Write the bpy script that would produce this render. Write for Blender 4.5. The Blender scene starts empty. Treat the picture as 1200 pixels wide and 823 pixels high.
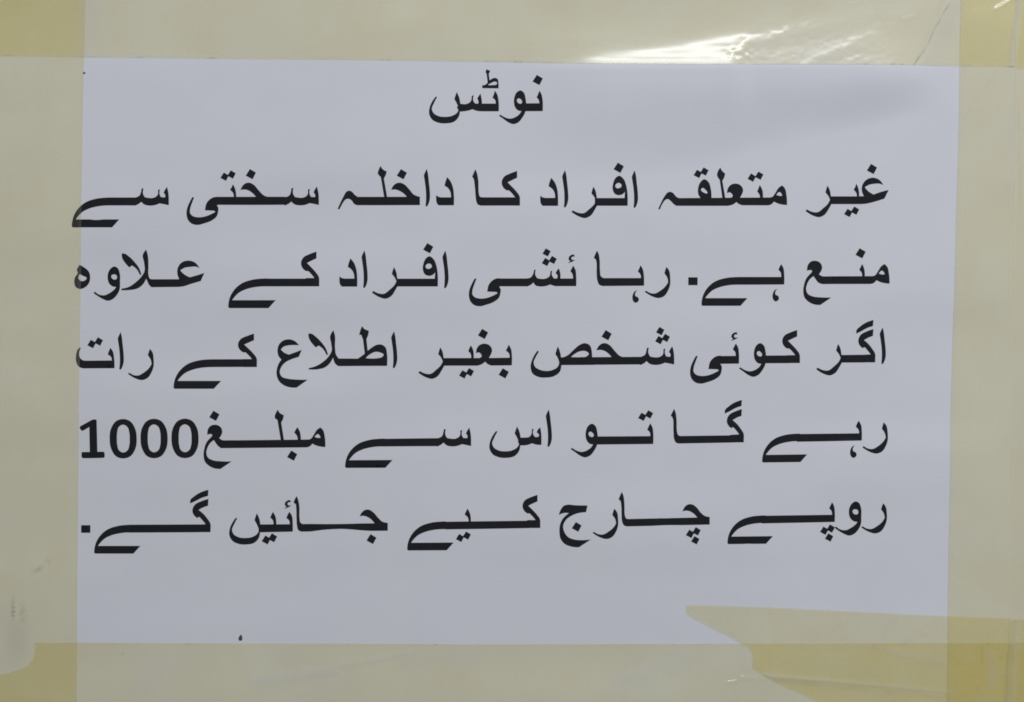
import bpy, math
import numpy as np
from mathutils import Vector, noise
from mathutils.geometry import delaunay_2d_cdt

# ------------------------------------------------------------------ camera, world, lamps
S = 0.297 / 1251.0            # metres on the wall for one unit of the sheet's layout grid
CX, CY, CZ = 600.0, 411.5, 1.5  # grid point that lies in front of the camera, its height
scene = bpy.context.scene
col = scene.collection
DIST = 0.40
cam_d = bpy.data.cameras.new("camera")
cam = bpy.data.objects.new("camera", cam_d)
col.objects.link(cam)
cam.location = (0, -DIST, CZ)
cam.rotation_euler = (math.radians(90), 0, 0)
cam_d.sensor_width = 36
cam_d.lens = 36 * DIST / (1200 * S)
cam_d.clip_start = 0.01
cam_d.clip_end = 50
scene.camera = cam

world = bpy.data.worlds.new("World")
scene.world = world
world.use_nodes = True
bg = world.node_tree.nodes["Background"]
bg.inputs[0].default_value = (0.86, 0.93, 1.0, 1)
bg.inputs[1].default_value = 0.105

def area_lamp(name, loc, target, sx, sy, power, color):
    d = bpy.data.lights.new(name, 'AREA')
    d.shape = 'RECTANGLE'
    d.size, d.size_y, d.energy, d.color = sx, sy, power, color
    o = bpy.data.objects.new(name, d)
    o.location = loc
    o.rotation_euler = (Vector(target) - Vector(loc)).to_track_quat('-Z', 'Y').to_euler()
    col.objects.link(o)
    return o

# a fluorescent tube overhead in front of the wall
area_lamp("ceiling_tube", (0.42, -1.05, CZ + 0.85), (0.02, 0, CZ), 0.95, 0.06, 14.4, (0.915, 0.935, 1.0))

scene.view_settings.view_transform = 'Standard'
scene.view_settings.look = 'None'
scene.view_settings.exposure = 0
scene.view_settings.gamma = 1
scene.cycles.filter_width = 1.75
scene.cycles.transparent_max_bounces = 24

# ------------------------------------------------------------------ surface relief (grid units)
def sstep(a, b, x):
    t = np.clip((x - a) / (b - a), 0, 1)
    return t * t * (3 - 2 * t)

def gauss(x, c, w):
    return np.exp(-((x - c) / w) ** 2)

def seg_dist(x, y, ax, ay, bx, by):
    dx, dy = bx - ax, by - ay
    t = np.clip(((x - ax) * dx + (y - ay) * dy) / (dx * dx + dy * dy), 0, 1)
    return np.hypot(x - ax - t * dx, y - ay - t * dy), t

def vnoise(x, y, sc, seed=0.0):
    """smooth value noise in [-1, 1] on numpy arrays"""
    u, v = x / sc + 37.1 * seed + 100, y / sc + 11.7 * seed + 100
    iu, iv = np.floor(u).astype(np.int64), np.floor(v).astype(np.int64)
    fu, fv = u - iu, v - iv
    fu, fv = fu * fu * fu * (fu * (6 * fu - 15) + 10), fv * fv * fv * (fv * (6 * fv - 15) + 10)
    def h(a, b):
        n = (a * 374761393 + b * 668265263) & 0xFFFFFFFF
        n = ((n ^ (n >> 13)) * 1274126177) & 0xFFFFFFFF
        return ((n ^ (n >> 16)) & 0xFFFF) / 32767.5 - 1
    return (h(iu, iv) * (1 - fu) + h(iu + 1, iv) * fu) * (1 - fv) + (h(iu, iv + 1) * (1 - fu) + h(iu + 1, iv + 1) * fu) * fv

def build_buckle():
    """the sheet bows out from the wall along the lower edge of the top tape: its slope, summed downwards"""
    X = np.arange(440, 1241, 2.0)
    Y = np.arange(-130, 321, 1.0)
    x, y = np.meshgrid(X, Y)
    amp = sstep(560, 720, x) * (1 - sstep(1020, 1126, x))
    yb = np.interp(x, [640, 690, 740, 800, 840, 866, 900], [82, 77, 71, 63, 55, 50, 47])
    steep = 0.085 * sstep(-20, 55, y) + 0.114 * sstep(yb - 28, yb + 1, y)      # taut film leaning up to the lamp
    loose = 0.155 * sstep(-10, 66, y)
    k = sstep(858, 872, x + 0.5 * (y - 66))
    s = amp * (steep * (1 - k) + loose * k)
    s = s * (1 - sstep(78, 86, y))
    H = np.cumsum(s, 0)
    top = H[-1:]
    yc = np.interp(x, [440, 800, 900, 1000, 1075, 1240], [158, 150, 134, 122, 112, 112])
    w = np.interp(x, [440, 800, 900, 1000, 1075, 1240], [60, 56, 42, 33, 25, 25])
    return X, Y, H - top * sstep(yc - w, yc + w, y)
BX, BY, BH = build_buckle()

def buckle(x, y):
    u = np.clip((np.asarray(x, float) - BX[0]) / 2.0, 0, len(BX) - 1.001)
    v = np.clip(np.asarray(y, float) - BY[0], 0, len(BY) - 1.001)
    i, j = u.astype(int), v.astype(int)
    fu, fv = u - i, v - j
    return (BH[j, i] * (1 - fu) + BH[j, i + 1] * fu) * (1 - fv) + (BH[j + 1, i] * (1 - fu) + BH[j + 1, i + 1] * fu) * fv

def paper_h(x, y):
    z = 2.3 + buckle(x, y)
    z = z + 1.1 * vnoise(x, y, 260, 1) + 1.5 * vnoise(x * 0.28 + 0.1 * y, y, 72, 2) + 0.12 * vnoise(x, y * 1.6, 45, 3)
    d, t = seg_dist(x, y, 1112, -10, 1068, 88)                  # crease at the top right corner
    z = z - 0.5 * np.exp(-(d / 3.0) ** 2) * (1 - 0.6 * t)
    z = z + 0.8 * np.exp(-(d / 14.0) ** 2) * (1 - t * 0.5)
    return z

# ------------------------------------------------------------------ materials
def new_mat(name):
    m = bpy.data.materials.new(name)
    m.use_nodes = True
    m.node_tree.nodes.clear()
    return m, m.node_tree.nodes, m.node_tree.links

def node(ns, t, **kw):
    n = ns.new(t)
    for k, v in kw.items():
        setattr(n, k, v)
    return n

def opaque(name, c1, c2, scale, rough, bump=0.0, bscale=900, spec=0.3):
    m, ns, ls = new_mat(name)
    out = node(ns, 'ShaderNodeOutputMaterial')
    b = node(ns, 'ShaderNodeBsdfPrincipled')
    tc = node(ns, 'ShaderNodeTexCoord')
    nz = node(ns, 'ShaderNodeTexNoise')
    nz.inputs['Scale'].default_value = scale
    nz.inputs['Detail'].default_value = 6
    mx = node(ns, 'ShaderNodeMix', data_type='RGBA')
    mx.inputs[6].default_value = (*c1, 1)
    mx.inputs[7].default_value = (*c2, 1)
    ls.new(tc.outputs['Object'], nz.inputs['Vector'])
    ls.new(nz.outputs['Fac'], mx.inputs[0])
    ls.new(mx.outputs[2], b.inputs['Base Color'])
    b.inputs['Roughness'].default_value = rough
    b.inputs['Specular IOR Level'].default_value = spec
    if bump:
        n2 = node(ns, 'ShaderNodeTexNoise')
        n2.inputs['Scale'].default_value = bscale
        n2.inputs['Detail'].default_value = 4
        bp = node(ns, 'ShaderNodeBump')
        bp.inputs['Strength'].default_value = bump
        bp.inputs['Distance'].default_value = 0.0001
        ls.new(tc.outputs['Object'], n2.inputs['Vector'])
        ls.new(n2.outputs['Fac'], bp.inputs['Height'])
        ls.new(bp.outputs[0], b.inputs['Normal'])
    ls.new(b.outputs[0], out.inputs[0])
    return m

M_paper = opaque("paper", (0.775, 0.78, 0.81), (0.825, 0.825, 0.845), 45, 0.75, 0.42, 2300, 0.2)
M_ink = opaque("toner_ink", (0.014, 0.014, 0.018), (0.024, 0.024, 0.029), 300, 0.7, 0.1, 2500, 0.12)
M_speck = opaque("dirt_speck", (0.05, 0.05, 0.05), (0.10, 0.10, 0.095), 900, 0.8)
M_wall = opaque("pale_wall_paint", (0.775, 0.775, 0.785), (0.815, 0.81, 0.81), 30, 0.55, 0.5, 500)

def tape_mat(name, tint_a, tint_b, rough):
    m, ns, ls = new_mat(name)
    out = node(ns, 'ShaderNodeOutputMaterial')
    tc = node(ns, 'ShaderNodeTexCoord')
    nz = node(ns, 'ShaderNodeTexNoise')
    nz.inputs['Scale'].default_value = 38
    nz.inputs['Detail'].default_value = 7
    nz.inputs['Roughness'].default_value = 0.6
    ls.new(tc.outputs['Object'], nz.inputs['Vector'])
    mr = node(ns, 'ShaderNodeMapRange')
    mr.inputs[1].default_value, mr.inputs[2].default_value = 0.32, 0.68
    ls.new(nz.outputs['Fac'], mr.inputs[0])
    mx = node(ns, 'ShaderNodeMix', data_type='RGBA')
    mx.inputs[6].default_value = (*tint_a, 1)
    mx.inputs[7].default_value = (*tint_b, 1)
    ls.new(mr.outputs[0], mx.inputs[0])
    tr = node(ns, 'ShaderNodeBsdfTransparent')
    ls.new(mx.outputs[2], tr.inputs[0])
    # milky film and grey smudges, plus wrinkle shade painted as grey lines
    df = node(ns, 'ShaderNodeBsdfDiffuse')
    df.inputs[0].default_value = (0.55, 0.53, 0.44, 1)
    at = node(ns, 'ShaderNodeAttribute', attribute_name='smudge_shade')
    ad = node(ns, 'ShaderNodeMath', operation='ADD', use_clamp=True)
    ad.inputs[1].default_value = 0.018
    ls.new(at.outputs['Fac'], ad.inputs[0])
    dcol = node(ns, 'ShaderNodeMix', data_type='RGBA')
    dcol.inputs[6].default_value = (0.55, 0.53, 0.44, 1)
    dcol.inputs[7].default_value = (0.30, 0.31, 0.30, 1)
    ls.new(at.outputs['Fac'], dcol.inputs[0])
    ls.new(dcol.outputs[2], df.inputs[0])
    m1 = node(ns, 'ShaderNodeMixShader')
    ls.new(ad.outputs[0], m1.inputs[0])
    ls.new(tr.outputs[0], m1.inputs[1])
    ls.new(df.outputs[0], m1.inputs[2])
    # pale patches where air is trapped beneath the film
    a2 = node(ns, 'ShaderNodeAttribute', attribute_name='air')
    d2 = node(ns, 'ShaderNodeBsdfDiffuse')
    d2.inputs[0].default_value = (0.86, 0.86, 0.86, 1)
    m0 = node(ns, 'ShaderNodeMixShader')
    ls.new(a2.outputs['Fac'], m0.inputs[0])
    ls.new(m1.outputs[0], m0.inputs[1])
    ls.new(d2.outputs[0], m0.inputs[2])
    # glossy skin with fine rub marks
    n2 = node(ns, 'ShaderNodeTexNoise')
    n2.inputs['Scale'].default_value = 420
    n2.inputs['Detail'].default_value = 5
    mp = node(ns, 'ShaderNodeMapping')
    mp.inputs['Scale'].default_value = (0.45, 1, 1.5)
    ls.new(tc.outputs['Object'], mp.inputs[0])
    ls.new(mp.outputs[0], n2.inputs['Vector'])
    bp = node(ns, 'ShaderNodeBump')
    bp.inputs['Strength'].default_value = 0.25
    bp.inputs['Distance'].default_value = 0.00002
    ls.new(n2.outputs['Fac'], bp.inputs['Height'])
    gl = node(ns, 'ShaderNodeBsdfGlossy')
    rg = node(ns, 'ShaderNodeMath', operation='MULTIPLY_ADD', use_clamp=True)
    rg.inputs[1].default_value, rg.inputs[2].default_value = 0.55, rough
    ls.new(a2.outputs['Fac'], rg.inputs[0])
    ls.new(rg.outputs[0], gl.inputs['Roughness'])
    ls.new(bp.outputs[0], gl.inputs['Normal'])
    fr = node(ns, 'ShaderNodeFresnel')
    ge = node(ns, 'ShaderNodeNewGeometry')
    io = node(ns, 'ShaderNodeMapRange')          # a thin film reflects alike from both faces
    io.inputs[3].default_value, io.inputs[4].default_value = 1.43, 1 / 1.43
    ls.new(ge.outputs['Backfacing'], io.inputs[0])
    ls.new(io.outputs[0], fr.inputs[0])
    ls.new(bp.outputs[0], fr.inputs['Normal'])
    g2 = node(ns, 'ShaderNodeBsdfGlossy')                 # wide haze of a scuffed film
    g2.inputs['Roughness'].default_value = 0.42
    gm = node(ns, 'ShaderNodeMixShader')
    gm.inputs[0].default_value = 0.42
    ls.new(gl.outputs[0], gm.inputs[1])
    ls.new(g2.outputs[0], gm.inputs[2])
    m2 = node(ns, 'ShaderNodeMixShader')
    ls.new(fr.outputs[0], m2.inputs[0])
    ls.new(m0.outputs[0], m2.inputs[1])
    ls.new(gm.outputs[0], m2.inputs[2])
    ls.new(m2.outputs[0], out.inputs[0])
    return m

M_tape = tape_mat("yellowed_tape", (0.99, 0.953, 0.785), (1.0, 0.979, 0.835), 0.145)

# ------------------------------------------------------------------ mesh helpers
def P3(x, y, h):
    """layout grid (x right, y down, h out of the wall) -> world point"""
    return np.stack([(x - CX) * S, -h * S, CZ - (y - CY) * S], -1)

def mesh_obj(name, co, faces, mat, origin, parent=None, smooth=True, smudge_shade=None):
    me = bpy.data.meshes.new(name)
    me.from_pydata((co - np.array(origin)).tolist(), [], faces)
    me.materials.append(mat)
    if smooth:
        me.polygons.foreach_set('use_smooth', [True] * len(me.polygons))
    if smudge_shade is not None:
        a = me.attributes.new('smudge_shade', 'FLOAT', 'POINT')
        a.data.foreach_set('value', smudge_shade.astype(np.float32))
    me.update()
    o = bpy.data.objects.new(name, me)
    col.objects.link(o)
    o.location = origin
    if parent is not None:
        o.parent = parent
        o.location = Vector(origin) - Vector(parent['_org'])
    o['_org'] = list(origin)
    return o

def tag(o, label, cat, group=None):
    o['label'] = label
    o['category'] = cat
    if group:
        o['group'] = group

def curve_at(pts, t, xi=0):
    """piecewise-linear edge curve: pts sorted by coordinate xi"""
    a = np.array(pts, float)
    return np.interp(t, a[:, xi], a[:, 1 - xi])

def patch(name, x0f, x1f, y0f, y1f, nx, ny, hfun, mat, origin, smfun=None, airfun=None, parent=None):
    """a film or sheet: u across, v down; borders are functions of the other coordinate"""
    u = np.linspace(0, 1, nx)[None, :].repeat(ny, 0)
    v = np.linspace(0, 1, ny)[:, None].repeat(nx, 1)
    x, y = 600 + 0 * u, 400 + 0 * v
    for _ in range(8):
        xa, xb = x0f(y), x1f(y)
        ya, yb = y0f(x), y1f(x)
        x, y = xa + (xb - xa) * u, ya + (yb - ya) * v
    co = P3(x, y, hfun(x, y)).reshape(-1, 3)
    idx = np.arange(nx * ny).reshape(ny, nx)
    f = np.stack([idx[1:, :-1], idx[1:, 1:], idx[:-1, 1:], idx[:-1, :-1]], -1).reshape(-1, 4).tolist()
    sm = smfun(x, y).reshape(-1) if smfun else np.zeros(nx * ny)
    o = mesh_obj(name, co, f, mat, origin, parent, True, sm)
    at = o.data.attributes.new('air', 'FLOAT', 'POINT')
    at.data.foreach_set('value', (airfun(x, y).reshape(-1) if airfun else sm * 0).astype(np.float32))
    return o

def const(c):
    return lambda t: c + 0 * t

# ------------------------------------------------------------------ the wall
def build_wall():
    X = 1.2
    co = np.array([[-X, 0, CZ - 0.9], [X, 0, CZ - 0.9], [X, 0, CZ + 0.9], [-X, 0, CZ + 0.9],
                   [-X, 0.1, CZ - 0.9], [X, 0.1, CZ - 0.9], [X, 0.1, CZ + 0.9], [-X, 0.1, CZ + 0.9]])
    f = [(0, 1, 2, 3), (5, 4, 7, 6), (4, 0, 3, 7), (1, 5, 6, 2), (3, 2, 6, 7), (4, 5, 1, 0)]
    o = mesh_obj("wall", co, f, M_wall, (0, 0, CZ), smooth=False)
    o['kind'] = 'structure'
    o['label'] = 'pale painted wall the notice is taped to'
build_wall()

# ------------------------------------------------------------------ the paper sheet
PAPER_R = [(-40, 1190), (80, 1189), (400, 1186), (720, 1183), (870, 1177)]   # y, x of the right edge
org = (0, 0, CZ)
sheet = patch("paper_notice", const(-63), lambda y: curve_at(PAPER_R, y), const(-33), const(855),
              420, 300, paper_h, M_paper, org)
md = sheet.modifiers.new("thickness", 'SOLIDIFY')
md.thickness, md.offset = 0.0001, -1
tag(sheet, "white paper notice with black Urdu writing, taped to the wall along its edges", "notice")

# ------------------------------------------------------------------ the writing
K = 160.0 / 1197.0            # one drawing unit of the letter outlines

def parse(s):
    pts = []
    for t in s.split():
        c = t.endswith('!')
        a, b = t.rstrip('!').split(',')
        pts.append((float(a), float(b), c))
    return pts

def smooth_path(pts):
    n = len(pts)
    out = []
    p = [np.array(q[:2]) for q in pts]
    cor = [q[2] for q in pts]
    def direction(i):
        a, b = p[i] - p[i - 1], p[(i + 1) % n] - p[i]
        la, lb = np.linalg.norm(a) + 1e-9, np.linalg.norm(b) + 1e-9
        d = a / la * lb + b / lb * la
        return d / (np.linalg.norm(d) + 1e-9)
    for i in range(n):
        j = (i + 1) % n
        a, b = p[i], p[j]
        out.append(a)
        if cor[i] and cor[j]:
            continue
        L = np.linalg.norm(b - a)
        la = min(L / 3, 0.8 * np.linalg.norm(p[i] - p[i - 1]))
        lb = min(L / 3, 0.8 * np.linalg.norm(p[(j + 1) % n] - p[j]))
        h0 = a + direction(i) * la if not cor[i] else None
        h1 = b - direction(j) * lb if not cor[j] else None
        if h0 is None:
            h0 = a + (h1 - a) * 0.4
        if h1 is None:
            h1 = b + (h0 - b) * 0.4
        for k in range(1, 6):
            t = k / 6
            out.append((1 - t) ** 3 * a + 3 * (1 - t) ** 2 * t * h0 + 3 * (1 - t) * t * t * h1 + t ** 3 * b)
    return np.array(out)

class Word:
    """outlines of one printed word: filled shapes and counters"""
    def __init__(self, ox, oy):
        self.o = np.array([ox, oy], float)
        self.fill, self.hole = [], []
    def at(self, ox, oy):
        self.o = np.array([ox, oy], float)
        return self
    def _put(self, lst, s, dx, dy, sx, sy, k):
        q = smooth_path(parse(s)) if isinstance(s, str) else np.array(s, float)
        q = q * np.array([sx, sy])
        q[:, 1] += k * q[:, 0]
        lst.append((q + np.array([dx, dy])) * K + self.o)
        return self
    def f(self, s, dx=0, dy=0, sx=1, sy=1, k=0):
        return self._put(self.fill, s, dx, dy, sx, sy, k)
    def h(self, s, dx=0, dy=0, sx=1, sy=1, k=0):
        return self._put(self.hole, s, dx, dy, sx, sy, k)
    def dot(self, x, y, r=1.0):
        return self.f("-8,-45! 45,-13! 15,45! -45,13!", x, y, r, r)
    def dots(self, *xy, r=0.82):
        for x, y in xy:
            self.dot(x, y, r)
        return self
    def bar(self, x0, t0, b0, x1, t1, b1):
        return self.f([(x0, t0), (x1, t1), (x1, b1), (x0, b0)])
    # letters that come back again and again
    def alif(self, x, y, s=1):
        return self.f("0,0! 9,35 18,110 27,200 27,262 18,300 3,329! -11,326! -7,280 -8,190 -22,80 -25,60 -14,28", x, y, 1, s)
    def re_end(self, x, y):
        return self.f("0,0! 17,32 29,92 34,162! 12,202 -28,257 -73,276 -118,266 -193,222! -180,208! -138,228 -88,233 -38,198 7,153 22,123! 2,83 -18,60! -10,28", x, y)
    def re_alone(self, x, y, s=1):
        return self.f("0,0! 22,28 33,88 32,158 17,203 -23,258 -68,273 -113,263 -191,218! -178,208! -143,228 -103,233 -53,208 -3,163 15,133! 7,93 -18,56! -10,28", x, y, 1, s)
    def dal(self, x, y):
        return self.f("0,0! 32,40 52,95 60,165 60,247! -73,247! -88,232 -96,195 -95,157! -78,170 -53,177! 34,177! 30,135 12,100 -23,75! -16,45", x, y)
    def ye_big(self, x, y, sx=1, sy=1, k=0):
        return self.f("345,-262! 345,-192! 310,-192 230,-185 150,-165 90,-135 40,-82 32,-70! 413,-70! 350,0! 7,0! -3,-9! -1,-40 12,-95 45,-155 110,-215 210,-251 300,-261", x, y, sx, sy, k)
    def ye_end(self, dx, dy):
        return self.f("337,382! 300,388 265,410 240,445 232,480 229,500! 310,503! 320,514! 280,535 220,556 160,560 120,548 100,525 100,490 115,440 135,388! 120,384! 95,430 72,490 70,550 85,590 120,620 165,628 220,615 290,588 330,555 345,510 345,475 333,455! 345,453!", dx, dy)
    def kaf(self, x, y, sx=1, sy=1):
        return self.f("-25,-305! -25,-245! -68,-225 -108,-205! -78,-175 -28,-120 -6,-88 0,-68! 0,0! -118,0! -118,-73! -43,-73! -68,-105 -103,-135 -113,-132! -138,-150 -158,-185 -158,-220 -138,-255 -88,-282", x, y, sx, sy)
    def gaf(self, x, y, sx=1, sy=1):
        self.f("-16,-292! -20,-232! -63,-215 -98,-195! -68,-170 -23,-115 -3,-82 2,-65! 0,0! -120,0! -120,-66! -40,-70! -63,-100 -98,-132 -108,-123! -133,-145 -148,-180 -145,-210 -123,-245 -78,-270", x, y, sx, sy)
        return self.f("-16,-372! -20,-318! -68,-302 -128,-270 -166,-252! -163,-285 -138,-310 -88,-345", x, y, sx, sy)
    def mim(self, dx, dy):
        self.f("868,297! 890,320 906,380 911,469! 870,465 830,455 797,439! 770,465 740,472! 735,472! 735,403! 745,403! 780,398 810,360 840,315", dx, dy)
        return self.h("817,380! 828,366 842,355 860,366 868,388! 842,388", dx, dy)
    def hook(self, x, y):
        return self.f("0,0! -15,15 -21,38 -18,50 0,58 12,78 0,103 -20,109 -37,95 -45,70 -40,35 -25,10", x, y)
    def hamza(self, x, y):
        return self.f("0,0! 25,-19! 10,-30 11,-52 33,-72 54,-75 61,-62! 60,-55! 48,-58 33,-46 35,-34 68,-30! 42,-13", x, y)
    def sin_teeth(self, dx, dy):
        return self.f("945,295! 956,340 961,456! 930,449 880,440! 850,452 790,459 750,451 720,426! 700,443 668,459! 660,459! 660,388! 668,388! 705,370 718,335 722,310! 739,308! 737,360 752,386! 835,388 860,370 866,322! 883,315! 882,365 893,385! 926,388! 930,370 915,346! 928,320", dx, dy)
    def waw_end(self, dx, dy):
        self.f("897,274 925,292 942,345 947,400 940,460 915,510 875,555 835,568 790,552 745,520 708,495! 722,485! 760,508 805,520 850,508 890,478 905,455! 875,448 850,420 840,380 845,330 865,290", dx, dy)
        return self.h("882,343 900,352 912,375 905,388 885,388 868,372 868,352", dx, dy)
    def waw_alone(self, dx, dy):
        self.f("482,318 510,332 528,375 531,450 527,520 505,565 465,605 425,618 385,605 298,550! 310,538! 350,565 395,570 440,550 485,515 497,497! 465,492 435,465 422,420 430,365 455,330", dx, dy)
        return self.h("475,387 496,392 505,410 495,431 472,430 456,415 456,397", dx, dy)
    def bowl(self, dx, dy):
        return self.f("338,288! 355,320 368,370 368,450 358,500 320,545 250,562 180,557 125,530 98,480 103,420 125,370 155,328! 168,332! 140,385 122,440 135,470 180,498 240,505 300,495 342,468 356,440 345,400 318,348!", dx, dy)
    def ha_mid(self, dx, dy):     # the slanting head of jim, che, khe in the middle of a word
        return self.f("540,322! 560,285 590,262 620,259 655,275 700,325 750,372 790,384! 800,420! 690,420! 676,382! 640,345 600,322 570,318", dx, dy)
    def ain_blob(self, dx, dy):
        return self.f("686,352! 692,310 720,276 757,266 800,278 826,320 816,360 800,388! 815,420! 735,420! 712,394! 735,374 722,350 708,343", dx, dy)
    def ain_end(self, dx, dy):
        return self.f("190,356! 200,300 225,275 257,268 300,282 322,325 310,365 295,386! 320,402 350,405! 420,404! 420,472! 330,473! 290,460 265,430 247,403! 215,430 190,475 182,520 195,555 240,580 300,588 402,590! 305,656! 250,650 200,625 168,590 157,540 163,480 185,420 215,385 230,370! 232,354 215,350", dx, dy)
    def kink(self, s, dx=0, dy=0):
        return self.f(s, dx, dy)

LINES = []
def line(*words):
    LINES.append(words)

# title
W = Word(490, 70)
W.f("1063,278! 1078,302 1089,345 1092,456! 930,456! 930,387! 1062,387! 1058,362 1038,336! 1048,315")
W.waw_end(0, 0).dot(1048, 184)
W.f("673,275! 692,305 705,360 707,456! 550,456! 515,452 478,438! 430,452 360,459! 340,420! 365,388! 430,390 460,370 470,322! 488,314! 487,370 502,388! 680,388! 676,360 652,336! 662,312")
W.f("546,300! 556,340 560,400! 526,400! 528,365 518,342! 532,322")
W.f("562,253! 562,228! 585,225 640,175 672,163 698,175 704,200 705,255!").h("610,226! 640,208 672,196 692,205 688,220 660,226")
W.f("600,88! 632,102! 620,130! 628,192! 610,205! 600,125! 590,112!").bowl(0, 0)
line(W)

# first line
a = Word(920, 180).dot(756, 139)
a.f("857,280! 825,268 780,268 730,278 694,298! 715,325 770,362! 850,335 903,322! 866,398! 790,422 700,443 660,446! 395,446! 395,378! 640,378! 686,376! 668,330 672,280 705,235 760,215 815,230")
a.f("620,266! 638,310 645,390! 624,390! 620,350 596,320! 608,300").re_end(368, 284).dots((550, 523), (609, 503))
b = Word(760, 180).mim(300, -15)
b.f("1050,388! 1050,457! 820,456! 790,445 768,428! 740,448 690,461! 240,461! 215,442 185,412 168,402 145,410 125,435 98,492! 82,490! 105,440 140,375 170,342 190,338 215,350 240,380 265,393! 700,390!")
b.ain_blob(0, 0).f("628,125! 640,150 670,178! 660,215 645,240! 671,398! 645,398! 622,235! 606,213! 597,188! 610,150")
b.f("972,278! 992,315 1000,398! 974,398! 970,365 949,336! 960,310").dots((902, 214), (967, 197), (430, 181), (488, 160))
b.f("487,228 525,255 543,310 550,405! 460,400! 435,362 432,310 450,258").h("458,316 474,304 495,318 512,351 485,346")

def afrad(al, dt, fx, fy, bx, bt, bb, ret, a2, d):
    w = Word(0, 0)
    return w, al, dt, fx, fy, bx, bt, bb, ret, a2, d
def make_afrad(ox, oy, al, dt, fdx, fdy, bx, ret, a2, d):
    w = Word(ox, oy).alif(*al).dot(*dt)
    w.f("862,197 900,222 925,280 936,350 937,461! 650,461! 650,393! 910,393! 914,338! 895,358 858,368 825,355 807,318 812,260 835,213", fdx, fdy)
    w.h("855,260 880,270 884,290 870,303 842,305 830,290 838,270", fdx, fdy)
    w.bar(bx, 393 + fdy, 461 + fdy, 680 + fdx, 393 + fdy, 461 + fdy)
    return w.re_end(*ret).alif(*a2).dal(*d)
c = make_afrad(610, 180, (1000, 150), (860, 127), 0, 0, 660, (638, 293), (390, 147), (268, 215))
d = Word(500, 180)
d.f("793,155! 793,215! 750,235 710,255! 740,285 790,340 812,372 818,392! 818,460! 480,460! 450,450 435,420 430,380 420,270 412,225 399,205! 410,180 427,140! 440,170 452,230 458,350 467,380 488,387! 775,387! 750,355 715,325 705,328! 680,310 660,275 660,240 680,205 730,178")
e = Word(380, 180).dal(1078, 210).alif(900, 138).dot(682, 185)
e.f("588,322! 610,282 640,262 670,260 705,275 745,315 790,365 840,382! 840,455! 290,455! 265,445 240,412 215,399 190,405 165,435 136,490! 118,488! 140,440 170,380 200,335 220,328 245,338 270,365 295,382! 725,382! 700,355 670,335 640,322 615,318")
e.f("497,112! 512,138 550,162! 540,195 525,222! 554,392! 528,392! 498,210! 482,195! 470,178! 480,145")
g = Word(210, 180).sin_teeth(265, -3).bar(320, 382, 452, 935, 381, 451).ha_mid(0, 0).ye_end(0, 0).dot(632, 184)
g.dots((402, 206), (463, 187)).f("475,272! 495,315 503,392! 481,392! 474,345 449,322! 462,300")
h = Word(70, 180).sin_teeth(0, 0).ye_big(115, 650).bar(440, 388, 458, 670, 388, 458)
line(a, b, c, d, e, g, h)

# second line
a = Word(920, 270).mim(0, 0).bar(400, 404, 472, 745, 403, 472).ain_end(0, 0).dot(658, 203)
a.f("672,295! 690,340 695,412! 671,412! 668,375 646,348! 660,320")
b = Word(790, 270).bar(122, 413, 482, 204, 413, 482).hook(905, 515).ye_big(240, 663, 0.97, 0.965)
b.f("937,298! 955,330 963,390 963,476! 560,478! 560,410! 936,410! 931,370 912,347! 922,322")
c = Word(660, 270).re_alone(903, 322).hook(650, 527)
c.f("677,308! 695,340 706,400 707,487! 345,490! 315,478 298,440 292,380 290,280 282,255 267,245! 278,215 295,180! 308,205 318,260 322,360 330,405 352,420! 680,420! 676,390 653,362! 665,335")
d = Word(530, 270).hamza(1010, 290).ye_end(78, 39).dots((826, 196), (820, 280), (880, 262), r=0.8)
d.f("1058,312! 1078,345 1086,410 1086,491! 900,491! 858,477! 820,490 760,493 730,485 712,459! 690,478 660,493! 395,493! 395,424! 640,424! 690,412 708,385 716,350! 731,345! 729,395 746,422! 820,424 848,408 860,362! 876,352! 875,400 892,424! 1057,424! 1052,385 1034,361! 1048,332")
d.f("932,335! 945,370 947,432! 913,432! 921,395 904,378! 916,356")
e = make_afrad(390, 270, (988, 180), (838, 159), -15, 33, 560, (538, 325), (280, 178), (157, 248))
g = Word(250, 270).kaf(932, 493).ye_big(137, 683, 1, 0.99).bar(460, 425, 493, 850, 425, 493)
h = Word(150, 270)
h.f("632,333! 600,320 550,322 500,330 462,352! 485,378 545,413! 610,395 673,375! 642,446! 560,470 490,492 440,498! 205,500! 205,430! 452,430! 436,380 442,325 475,283 530,267 585,280")
h.at(70, 270)
h.f("762,170! 776,220 781,320 782,395 793,424 815,430! 830,430! 830,499! 812,499! 790,485 772,450 760,425! 740,465 690,508 620,524 542,526! 545,512! 600,500 670,455 720,405 745,362 742,280 732,215 747,188")
h.f("547,205! 570,205 610,230 660,280 700,335 719,392! 704,390! 680,345 638,310! 612,326! 575,285 550,240").waw_alone(0, 0)
h.f("178,304! 215,325 255,360 269,410 260,460 225,500 180,515 145,500 130,462 135,415 160,370 151,350! 162,325").h("178,385! 205,400 238,421 225,438 190,445 167,425 168,400")
line(a, b, c, d, e, g, h)

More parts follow.
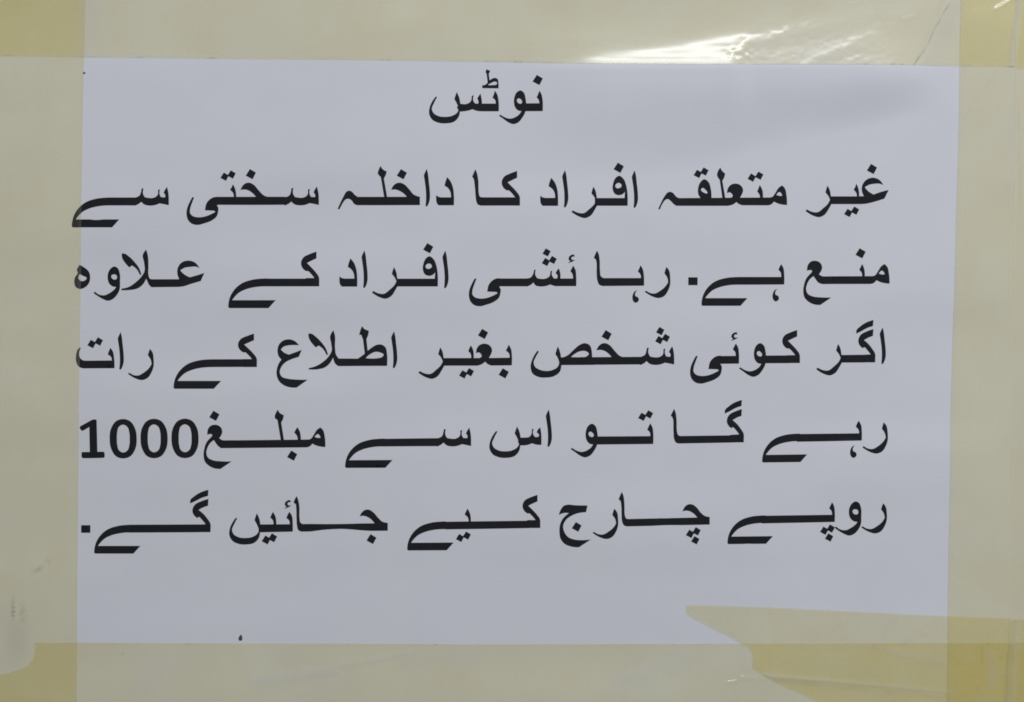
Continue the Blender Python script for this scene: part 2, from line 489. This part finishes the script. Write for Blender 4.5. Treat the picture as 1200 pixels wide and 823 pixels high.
# third line
a = Word(920, 370).alif(853, 105, 0.97).gaf(788, 410).bar(485, 345, 412, 700, 343, 411).re_end(463, 248)
b = Word(800, 370).kaf(1025, 416, 0.97, 0.95).bar(715, 350, 418, 935, 349, 417).waw_end(-219, -32).hamza(415, 222).ye_end(-6, -32)
b.f("463,245! 483,280 490,330 490,421! 322,423! 322,354! 461,353! 457,320 436,297! 450,268")
c = Word(700, 370).sin_teeth(-290, -27).dots((549, 136), (541, 215), (598, 196))
c.at(600, 370).bar(425, 366, 433, 1125, 361, 428).ha_mid(198, -17).dot(828, 172)
c.f("430,370! 480,352 540,300 590,258 640,242 680,260 698,310 701,370! 720,432! 428,434!").h("516,363! 550,335 600,312 645,312 672,335 655,356 600,364")
c.f("402,270! 418,310 430,370 432,440 420,490 370,530 300,543 230,537 180,507 163,455 175,390 200,340 222,308! 236,315! 210,360 190,412 200,445 245,475 300,485 350,478 400,448 412,420 404,380 380,338! 390,300")
d = Word(470, 370).dot(719, 161).dot(900, 506).dots((545, 515), (603, 496)).re_end(345, 278).ain_blob(-28, -20)
d.f("945,255! 963,290 972,350 971,436! 790,438! 760,425 738,404! 710,425 670,439! 372,439! 372,372! 690,372! 750,372! 952,369! 945,330 919,308! 932,280")
d.f("612,260! 632,300 637,380! 614,380! 610,335 589,312! 600,285")
e = Word(320, 370).alif(1062, 138, 0.98)
e.f("530,128! 543,170 545,280 555,345 577,376! 745,377! 790,345 860,285 915,255 955,255 988,280 1000,330 1001,441! 575,443! 550,425 528,368! 505,410 460,452 400,470 313,472! 316,460! 370,445 440,405 490,355 515,308 510,240 502,180 515,150").h("813,373! 850,340 900,318 945,325 971,343 958,362 920,373")
e.f("782,92! 800,115 841,132! 835,170 820,205! 832,320! 806,340! 790,210! 774,168! 756,170! 768,125")
e.f("547,205! 570,205 610,230 660,280 700,335 719,392! 704,390! 680,345 638,310! 612,326! 575,285 550,240", -236, -47)
e.f("228,260! 180,258 130,262 95,272 70,297! 90,318 140,342! 195,322 253,300! 227,362! 170,380 110,410 75,450 62,500 80,535 130,552 200,560 307,562! 210,631! 150,628 90,605 50,565 33,510 40,450 60,405 75,386! 50,355 40,310 50,260 85,222 135,208 190,222")
g = Word(190, 370).kaf(833, 451, 1.04, 0.96).ye_big(108, 641, 1, 0.985).bar(435, 383, 451, 740, 382, 450)
h = Word(70, 370).re_alone(793, 292).alif(537, 145).dots((283, 249), (345, 227), r=0.84)
h.f("447,282! 468,312 480,370 485,461! 215,463! 175,450 150,410 147,350 160,300 180,279! 189,285! 175,320 180,365 200,388 232,395! 460,393! 455,365 424,341! 435,310")
line(a, b, c, d, e, g, h)

# fourth line
a = Word(900, 460).re_alone(1013, 262).hook(760, 463)
a.f("793,248! 812,280 820,340 818,421! 250,432! 250,364! 796,358! 790,325 767,302! 780,270").at(770, 460).ye_big(920, 613, 0.95, 0.95, -0.012)
b = Word(770, 460).gaf(757, 437)
b.f("680,375! 680,438! 190,447! 165,440 148,410 142,350 138,235 130,215 117,205! 128,180 147,143! 160,175 168,230 172,335 180,368 195,381!")
c = Word(650, 460).dots((766, 213), (825, 192)).waw_end(-570, 0)
c.f("835,270! 855,305 862,350 862,451! 365,456! 365,385! 836,382! 832,350 809,325! 822,298")
d = Word(540, 460).alif(770, 150, 0.99).bowl(154, 10)
d.f("696,305! 704,350 706,459! 660,456 625,445! 590,458 515,463! 500,430! 515,394! 560,395 605,385 618,365 622,321! 638,318! 636,370 652,390! 680,389! 685,370 664,350! 676,325")
e = Word(400, 460).sin_teeth(177, 13).bar(355, 406, 473, 845, 400, 470).ye_big(38, 661, 1, 0.975, -0.005)
g = Word(300, 460).mim(-300, 9).bar(-310, 420, 488, 445, 412, 481).dot(320, 553)
g.f("195,150! 212,178 248,198! 240,235 225,262! 249,420! 221,420! 192,240! 172,228! 167,210! 180,175")
g.f("367,303! 388,345 397,415! 369,415! 362,380 338,351! 352,325").at(190, 460).ain_end(210, 14).dot(463, 204)
n = Word(80, 460)
n.f("215,239! 246,237 255,242! 259,520! 316,521 321,526! 321,568 316,573! 126,574 121,568! 121,527 126,522! 192,521! 190,302! 124,335 116,328! 107,302 114,294!")
for k, dy in ((486, 1), (757, -1), (1028, -2)):
    n.f("486,231 548,250 590,310 605,405 590,498 545,560 486,577 425,560 382,498 367,405 382,310 425,250", k - 486, dy)
    n.h("486,281 521,298 540,350 543,405 540,458 521,508 486,525 451,508 434,458 431,405 434,350 451,298", k - 486, dy)
line(a, b, c, d, e, g, n)

# fifth line
a = Word(900, 560).re_alone(1005, 222, 0.97).waw_alone(284, -112).dots((490, 463), (547, 444), (533, 522))
a.f("558,213! 575,245 583,300 582,386! -60,398! -60,331! 559,323! 553,290 532,266! 545,240").at(840, 560).ye_big(92, 579, 0.96, 0.95, -0.008)
b = Word(710, 560).dots((734, 488), (791, 466), (780, 544))
b.f("668,292! 690,250 720,230 750,230 790,255 830,305 865,332 906,340! 906,407! 180,423! 155,412 140,380 135,320 132,235 125,200 109,185! 120,160 138,121! 152,155 160,220 165,330 175,352 197,358! 797,345! 770,315 735,292 700,285")
b.at(620, 560).re_alone(745, 268, 0.97).dot(416, 427, 0.95)
b.f("260,322! 275,280 305,242 340,233 400,238 511,240! 498,299! 440,305 380,325 320,370 298,420 310,475 340,515 400,538 460,543 541,537! 435,606! 370,600 310,575 275,530 265,470 270,410 295,355 348,307! 310,305")
c = Word(470, 560).kaf(1220, 437, 0.97, 0.95).bar(390, 383, 450, 1130, 373, 438).ye_big(58, 635, 0.98, 0.965, -0.006)
c.f("583,268! 605,310 612,390! 594,390! 585,345 558,320! 570,293").dots((517, 525), (577, 504), r=0.8)
d = Word(340, 560).dot(715, 535, 0.97)
d.f("612,336! 635,297 665,278 690,277 730,300 775,350 810,382 858,393! 858,462! 100,471! 75,458 62,420 58,360 55,260 50,230 32,218! 42,190 60,159! 72,190 82,240 85,355 93,392 112,404! 742,397! 715,365 680,342 650,332")
d.at(240, 560).hamza(695, 270).dots((540, 544), (597, 525), r=0.88).bowl(119, 22)
d.f("743,297! 765,330 773,390 773,471! 475,478! 470,408! 746,406! 742,375 716,352! 730,320").f("598,297! 620,335 629,415! 603,415! 600,375 575,347! 588,320")
e = Word(80, 560).bar(115, 415, 482, 196, 415, 482).bar(530, 411, 480, 1150, 408, 477).gaf(1249, 476, 1.07, 1.0).ye_big(232, 664, 0.975, 0.965)
line(a, b, c, d, e)

def in_poly(px, py, poly):
    r = np.zeros(px.shape, bool)
    x0, y0 = poly[:, 0], poly[:, 1]
    x1, y1 = np.roll(x0, -1), np.roll(y0, -1)
    for k in range(len(poly)):
        c = (y0[k] > py) != (y1[k] > py)
        if c.any():
            xi = (x1[k] - x0[k]) * (py - y0[k]) / (y1[k] - y0[k] + 1e-12) + x0[k]
            r ^= c & (px < xi)
    return r

def print_word(word, name, parent, mat=M_ink, lift=0.07):
    polys = word.fill + word.hole
    vs, fs = [], []
    for q in polys:
        n0 = len(vs)
        vs += [tuple(p) for p in q]
        fs.append(list(range(n0, n0 + len(q))))
    al = np.concatenate(polys)
    for gx in np.arange(al[:, 0].min(), al[:, 0].max(), 5.3):
        for gy in np.arange(al[:, 1].min(), al[:, 1].max(), 4.7):
            vs.append((gx, gy))
    r = delaunay_2d_cdt([Vector(v) for v in vs], [], fs, 0, 1e-4)
    v2 = np.array([tuple(v) for v in r[0]])
    tri = np.array([t for t in r[2] if len(t) == 3])
    cen = v2[tri].mean(1)
    keep = np.zeros(len(tri), bool)
    for q in word.fill:
        keep |= in_poly(cen[:, 0], cen[:, 1], q)
    for q in word.hole:
        keep &= ~in_poly(cen[:, 0], cen[:, 1], q)
    tri = tri[keep]
    used, inv = np.unique(tri.reshape(-1), return_inverse=True)
    tri = inv.reshape(-1, 3)
    v2 = v2[used]
    a, b, c = v2[tri[:, 0]], v2[tri[:, 1]], v2[tri[:, 2]]
    cr = (b[:, 0] - a[:, 0]) * (c[:, 1] - a[:, 1]) - (b[:, 1] - a[:, 1]) * (c[:, 0] - a[:, 0])
    tri[cr > 0] = tri[cr > 0][:, ::-1]
    co = P3(v2[:, 0], v2[:, 1], paper_h(v2[:, 0], v2[:, 1]) + lift)
    mid = v2.mean(0)
    o0 = tuple(P3(mid[0], mid[1], 0.0))
    return mesh_obj(name, co, tri.tolist(), mat, o0, parent)

for i, words in enumerate(LINES):
    if i == 0:
        t = print_word(words[0], "title_word", sheet)
        continue
    cy = np.concatenate([q for w in words for q in w.fill])[:, 1].mean()
    lo = bpy.data.objects.new("text_line", None)
    col.objects.link(lo)
    o0 = tuple(P3(600.0, cy, 0.0))
    lo.parent = sheet
    lo.location = Vector(o0) - Vector(sheet['_org'])
    lo.empty_display_size = 0.01
    lo['_org'] = list(o0)
    for w in words:
        print_word(w, "word", lo)

# two specks of dirt on the paper
sp = Word(270, 735)
sp.f("96,62! 106,85 104,112 88,118 74,108 76,88").f("84,96! 90,80 96,62! 100,90 92,110")
print_word(sp, "dirt_speck", sheet, M_speck)
sp = Word(95, 80)
sp.f("20,44! 32,36 42,44 34,54 24,54")
print_word(sp, "dirt_speck", sheet, M_speck)

# ------------------------------------------------------------------ the tape strips
GROUP = "yellowed tape strips holding the notice"
E_top = [(-90, 65.5), (0, 66), (100, 67.2), (300, 69.5), (600, 73.3), (700, 75.8), (820, 77), (1000, 77.5), (1250, 79.2)]
E_left = [(-70, 101.5), (0, 101), (100, 98.6), (200, 96.8), (400, 94.3), (600, 92), (823, 90.6), (900, 90)]
E_right = [(-70, 1125), (0, 1124), (150, 1122), (350, 1117), (500, 1113), (700, 1110), (823, 1108.5), (900, 1108)]
E_bot = [(-90, 752), (90, 752.4), (600, 754.2), (1110, 752.6), (1280, 752)]

def under(x, y):
    """what lies under a tape: the sheet, or the wall past the sheet's edges"""
    t = sstep(-3, 16, x - curve_at(PAPER_R, np.asarray(y, float)))
    for e in (-63 - x, -33 - y, y - 855):
        t = 1 - (1 - t) * (1 - sstep(-3, 16, e))
    return paper_h(x, y) * (1 - t) + 0.35 * t

def h_left(x, y):
    z = under(x, y) + 0.5
    d, t = seg_dist(x, y, 0, 470, 95, 436)
    z = z + 0.10 * np.exp(-(d / 4) ** 2)
    return z + 0.05 * vnoise(x, y, 20, 5)

def sm_left(x, y):
    n = np.clip(vnoise(x, y * 0.4, 5, 8) + 0.5 * vnoise(x, y, 2.5, 9), 0, 1)
    s = 0.55 * n * np.exp(-((x - 17) / 3.0) ** 2 - ((y - 716) / 14) ** 2)
    s = s + 0.35 * n * np.exp(-((x - 27) / 5.0) ** 2 - ((y - 722) / 12) ** 2)
    d, t = seg_dist(x, y, 62, 656, 42, 668)
    s = s + 0.3 * n * np.exp(-(d / 4) ** 2)
    s = s + 0.10 * np.exp(-((x - 20) / 14) ** 2 - ((y - 752) / 26) ** 2)
    return np.clip(s, 0, 1)

def air_left(x, y):
    e = curve_at(E_left, y) - x
    f = 0.07 * np.clip(1 - e / (4.5 + 1.5 * vnoise(y, y * 0, 14, 51)), 0, 1)
    d, t = seg_dist(x, y, 0, 452, 70, 438)
    f = f + 0.07 * np.exp(-(d / 3.0) ** 2) + 0.05 * np.clip(vnoise(x, y * 0.5, 30, 52), 0, 1)
    return np.clip(f + 0.06 * np.exp(-((x - 20) / 16) ** 2 - ((y - 750) / 30) ** 2), 0, 1)

left = patch("tape_strip", const(-95), lambda y: curve_at(E_left, y), const(-60), const(880), 90, 380, h_left, M_tape,
             tuple(P3(0.0, 411.0, 0.0)), sm_left, air_left)
tag(left, "upright yellowed tape strip down the left edge, overlapping the line ends of the writing", "tape", GROUP)

def h_right(x, y):
    z = under(x, y) + 0.5 + 0.05 * vnoise(x, y, 20, 6)
    e = x - (curve_at(PAPER_R, np.asarray(y, float)) + 3)
    z = z + 0.9 * np.exp(-(e / 3.5) ** 2) * (0.55 + 0.45 * vnoise(x * 0.1, y, 90, 7)) * (1 - 0.7 * sstep(230, 330, y) * (1 - sstep(650, 740, y)))
    d, t = seg_dist(x, y, 1126, 150, 1172, 78)
    return z + 0.25 * np.exp(-(d / 2.5) ** 2) * (1 - t * 0.3)

def sm_right(x, y):
    d, t = seg_dist(x, y, 1190, 80, 1196, 235)
    s = 0.14 * np.exp(-(d / 1.0) ** 2) * (1 - 0.6 * t)  # shade of the upright crease painted on as a thin grey line
    d, t = seg_dist(x, y, 1128, 140, 1170, 79)
    s = s + 0.045 * np.exp(-(d / 1.2) ** 2)  # slanting wrinkle, its shade painted more faintly
    return np.clip(s * np.clip(0.7 + 0.6 * vnoise(x, y, 9, 53), 0, 1.2), 0, 1)

def air_right(x, y):
    e = x - curve_at(E_right, y)
    f = 0.22 * np.clip(1 - e / (8.0 + 3.0 * vnoise(y, y * 0, 22, 54)), 0, 1)
    d, t = seg_dist(x, y, 1187, 78, 1184, 300)
    f = f + 0.10 * np.exp(-(d / 3.0) ** 2) * (1 - t)
    return np.clip(f + 0.06 * np.clip(vnoise(x, y * 0.5, 30, 55), 0, 1), 0, 1)

right = patch("tape_strip", lambda y: curve_at(E_right, y), const(1308), const(-62), const(882), 150, 420, h_right, M_tape,
              tuple(P3(1200.0, 411.0, 0.0)), sm_right, air_right)
tag(right, "upright yellowed tape strip down the right edge of the sheet, with a faint vertical crease", "tape", GROUP)

def h_top(x, y):
    z = under(x, y) + 1.1
    # wrinkles fanning out to the top right where the film has let go of the paper
    loose = sstep(852, 876, x + 0.6 * (y - 66)) * (1 - sstep(1060, 1110, x + 0.35 * y))
    d, t = seg_dist(x, y, 862, 55, 1125, -4)
    z = z + 0.50 * np.exp(-(d / (8.5 + 6 * t)) ** 2) * sstep(850, 890, x)
    d, t = seg_dist(x, y, 940, 80, 1078, 16)
    z = z + 0.34 * np.exp(-(d / (4.5 + 8 * t)) ** 2)
    d, t = seg_dist(x, y, 1058, 24, 1070, 20)
    z = z + 0.35 * np.exp(-(d / 2.2) ** 2)
    z = z + loose * (0.07 * vnoise(x + y, y * 1.3 - 0.2 * x, 10, 11) + 0.040 * vnoise(x, y * 1.3, 4.6, 12))
    tear = np.exp(-((x - 868) / 16.0) ** 2 - ((y - 66) / 9.0) ** 2)      # ragged rim of the air pocket
    z = z + 0.26 * tear * vnoise(x, y, 5.5, 31)
    d, t = seg_dist(x, y, 1112, -10, 1070, 80)
    z = z - 0.25 * np.exp(-(d / 1.6) ** 2)
    d, t = seg_dist(x, y, 1166, 12, 1186, 0)
    z = z + 0.8 * np.exp(-(d / 3.0) ** 2)
    e = x - 1188 + 0.10 * (y - 40)
    z = z + 0.7 * np.exp(-(e / 4.5) ** 2)
    z = z + 0.12 * vnoise(x * 0.35, y, 28, 13) + 0.05 * vnoise(x * 0.5, y * 2, 16, 14)
    return z

def edge_dirt(d, x, seed):
    """grime caught in broken flecks along an edge"""
    n = np.clip(2.2 * vnoise(x, x * 0, 17, seed) - 0.9, 0, 1) * np.clip(0.6 + vnoise(x, x * 0, 3, seed + 1), 0, 1)
    return 0.4 * n * np.exp(-(d / 0.9) ** 2)

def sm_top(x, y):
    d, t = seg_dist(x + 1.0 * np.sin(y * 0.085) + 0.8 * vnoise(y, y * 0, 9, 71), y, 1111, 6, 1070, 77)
    s = 0.42 * np.exp(-(d / 0.95) ** 2) * np.clip(0.65 + 0.6 * vnoise(x, y, 7, 33), 0, 1)  # crease line's shade and dust painted into the film colour
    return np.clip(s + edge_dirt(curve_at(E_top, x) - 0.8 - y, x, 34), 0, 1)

def air_top(x, y):
    s = 0.10 * np.clip(1 - (curve_at(E_top, x) - y) / 5.0, 0, 1) + 0.16 * np.exp(-((x - 103) / 16.0) ** 2)                         # not pressed down beside the left strip
    d, t = seg_dist(x, y, 1092, 72, 1118, 10)
    s = s + 0.13 * np.exp(-(d / 12.0) ** 2)
    e = x - (1194 - 0.13 * y)
    s = s + 0.30 * np.exp(-(e / 4.2) ** 4)
    s = s + 0.17 * sstep(862, 880, x + 0.5 * (y - 66)) * (1 - sstep(960, 1080, x)) * sstep(34, 60, y + 0.12 * (x - 870)) * (0.7 + 0.5 * vnoise(x, y, 8, 36))
    return np.clip(s, 0, 1)

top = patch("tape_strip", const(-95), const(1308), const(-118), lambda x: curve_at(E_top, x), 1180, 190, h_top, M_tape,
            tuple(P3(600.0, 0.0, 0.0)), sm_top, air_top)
tag(top, "yellowed tape strip across the top of the sheet, wrinkled with a bright white glint", "tape", GROUP)

def h_bot(x, y):
    z = under(x, y) + 1.1 + 0.10 * vnoise(x, y * 1.6, 60, 15) + 0.04 * vnoise(x, y * 2, 16, 16)
    d, t = seg_dist(x, y, 270, 812, 395, 786)
    z = z + 0.5 * np.exp(-(d / 5.5) ** 2) * np.sin(math.pi * np.clip(0.15 + 0.85 * t, 0, 1))
    d, t = seg_dist(x, y, 395, 786, 500, 762)
    z = z + 0.35 * np.exp(-(d / 3.5) ** 2) * (1 - t)
    d, t = seg_dist(x, y, 740, 790, 800, 770)
    z = z + 0.5 * np.exp(-(d / 14) ** 2)
    d, t = seg_dist(x, y, 868, 793, 960, 797)
    z = z + 1.75 * np.exp(-(d / 2.5) ** 2) * (1 - 0.9 * t ** 0.5)
    d, t = seg_dist(x, y, 850, 799, 864, 797)
    return z + 1.15 * np.exp(-(d / 1.8) ** 2)

def sm_bot(x, y):
    n = np.clip(vnoise(x, y, 4, 18) + 0.4 * vnoise(x, y, 2, 19), 0, 1)
    s = 0.55 * np.clip(n - 0.25, 0, 1) * np.exp(-((x - 143) / 6) ** 2 - ((y - 763) / 5) ** 2)
    return np.clip(s + edge_dirt(y - curve_at(E_bot, x) - 0.8, x, 38), 0, 1)

# torn left end: it starts at x = 42 down to y = 775 and swings out to the left below
def torn_left(y):
    ys = np.asarray(y, float)
    return curve_at([(740, 42.5), (752, 42), (766, 41.5), (774, 39), (780, 33), (785, 22), (789, 8), (793, -14), (798, -60), (806, -95), (900, -95)], ys) + 1.2 * vnoise(ys * 0, ys, 3.1, 21)

def air_bot(x, y):
    d, t = seg_dist(x, y, 300, 797, 392, 786)
    s = 0.07 * np.clip(1 - (y - curve_at(E_bot, x)) / 5.0, 0, 1) + 0.05 * np.clip(vnoise(x * 0.5, y, 26, 56), 0, 1)
    s = s + 0.26 * np.exp(-(d / 6.0) ** 2) * (1 - sstep(780, 806, y) * 0.3)
    d, t = seg_dist(x, y, 400, 780, 486, 764)
    s = s + 0.14 * np.exp(-(d / 3.5) ** 2)
    d, t = seg_dist(x, y, 730, 796, 800, 772)
    s = s + 0.16 * np.exp(-(d / 17.0) ** 2) * (0.8 + 0.3 * vnoise(x, y, 12, 41))
    d, t = seg_dist(x, y, 170, 800, 190, 776)
    s = s + 0.12 * np.exp(-(d / 16.0) ** 2)
    d, t = seg_dist(x, y, 872, 760, 872, 780)
    s = s + 0.10 * np.exp(-(d / 8.0) ** 2)
    d, t = seg_dist(x, y, 475, 775, 560, 762)
    s = s + 0.10 * np.exp(-(d / 9.0) ** 2)
    return np.clip(s, 0, 1)

bottom = patch("tape_strip", torn_left, const(1308), lambda x: curve_at(E_bot, x), const(905), 1000, 150, h_bot, M_tape,
               tuple(P3(600.0, 830.0, 0.0)), sm_bot, air_bot)
tag(bottom, "yellowed tape strip along the sheet's bottom edge, its torn end at lower left", "tape", GROUP)

# short torn piece laid over the lower right corner
PIECE_T = [(795, 707.5), (804, 708), (900, 711), (1000, 716), (1110, 721.3), (1200, 724.5), (1290, 727)]
def piece_left(y):
    ys = np.asarray(y, float)
    return curve_at([(700, 804), (708, 804), (716, 803), (722, 809), (731, 826), (740, 843), (748, 860), (752, 866),
                     (758, 878), (764, 881), (782, 882), (787, 890), (793, 902), (802, 915), (812, 938), (823, 962), (850, 1020), (872, 1040)], ys) \
        + 0.8 * vnoise(ys * 0, ys, 2.7, 22)
def h_piece(x, y):
    z = under(x, y) + 1.75 + 0.10 * vnoise(x, y * 1.6, 60, 25) + 0.05 * vnoise(x, y, 15, 26)
    d, t = seg_dist(x, y, 868, 793, 960, 797)
    z = z + 1.75 * np.exp(-(d / 2.5) ** 2) * (1 - 0.9 * t ** 0.5)
    d, t = seg_dist(x, y, 900, 790, 1110, 808)
    z = z + 0.8 * np.exp(-(d / 5) ** 2) * (1 - 0.7 * t)
    e = x - (1185 - 0.07 * (y - 720))
    z = z + 0.9 * np.exp(-(e / 2.4) ** 2) * (0.7 + 0.3 * vnoise(x * 0.1, y, 25, 27))
    e = x - (1150 + 6 * vnoise(x * 0, y, 40, 28))
    return z + 0.45 * np.exp(-(e / 4) ** 2)
def sm_piece(x, y):
    e = x - (1185 - 0.07 * (y - 720) + 1.5 * vnoise(y, y * 0, 12, 61))
    s = 0.20 * np.exp(-(e / 1.1) ** 2) * sstep(735, 760, y)  # upright wrinkle shaded by a painted grey line
    d, t = seg_dist(x, y, 905, 796, 1112, 817)
    s = s + 0.10 * np.exp(-(d / 3.0) ** 2) * np.clip(0.6 + 0.5 * vnoise(x, y, 11, 62), 0, 1)  # painted shade below the ridge
    d, t = seg_dist(x, y, 1150, 752, 1150, 776)
    s = s + 0.10 * np.exp(-(d / 1.5) ** 2)  # short upright wrinkle, shade painted likewise
    s = s + 0.05 * np.clip(vnoise(x, y, 6, 63) - 0.35, 0, 1)
    return np.clip(s, 0, 1)

def air_piece(x, y):
    d, t = seg_dist(x, y, 884, 789, 1112, 810)
    s = 0.24 * np.exp(-(d / 2.2) ** 2) * (1 - 0.5 * t)
    d, t = seg_dist(x, y, 1040, 762, 1105, 775)
    s = s + 0.10 * np.exp(-(d / 5.0) ** 2)
    d, t = seg_dist(x, y, 1160, 765, 1162, 800)
    s = s + 0.10 * np.exp(-(d / 6.0) ** 2)
    e = x - (1192 - 0.07 * (y - 720))
    s = s + 0.14 * np.exp(-(e / 4.0) ** 2)
    e = x - piece_left(y)
    s = s + 0.07 * np.clip(1 - e / 6.0, 0, 1) + 0.05 * np.clip(vnoise(x, y, 16, 64), 0, 1)
    return np.clip(s, 0, 1)

piece = patch("tape_strip", piece_left, const(1292), lambda x: curve_at(PIECE_T, x), const(872), 380, 150, h_piece, M_tape,
              tuple(P3(1040.0, 770.0, 0.0)), sm_piece, air_piece)
tag(piece, "short torn yellowed tape piece laid over the lower right corner, ragged pointed left end", "tape", GROUP)

for o in list(bpy.data.objects):
    if '_org' in o:
        del o['_org']
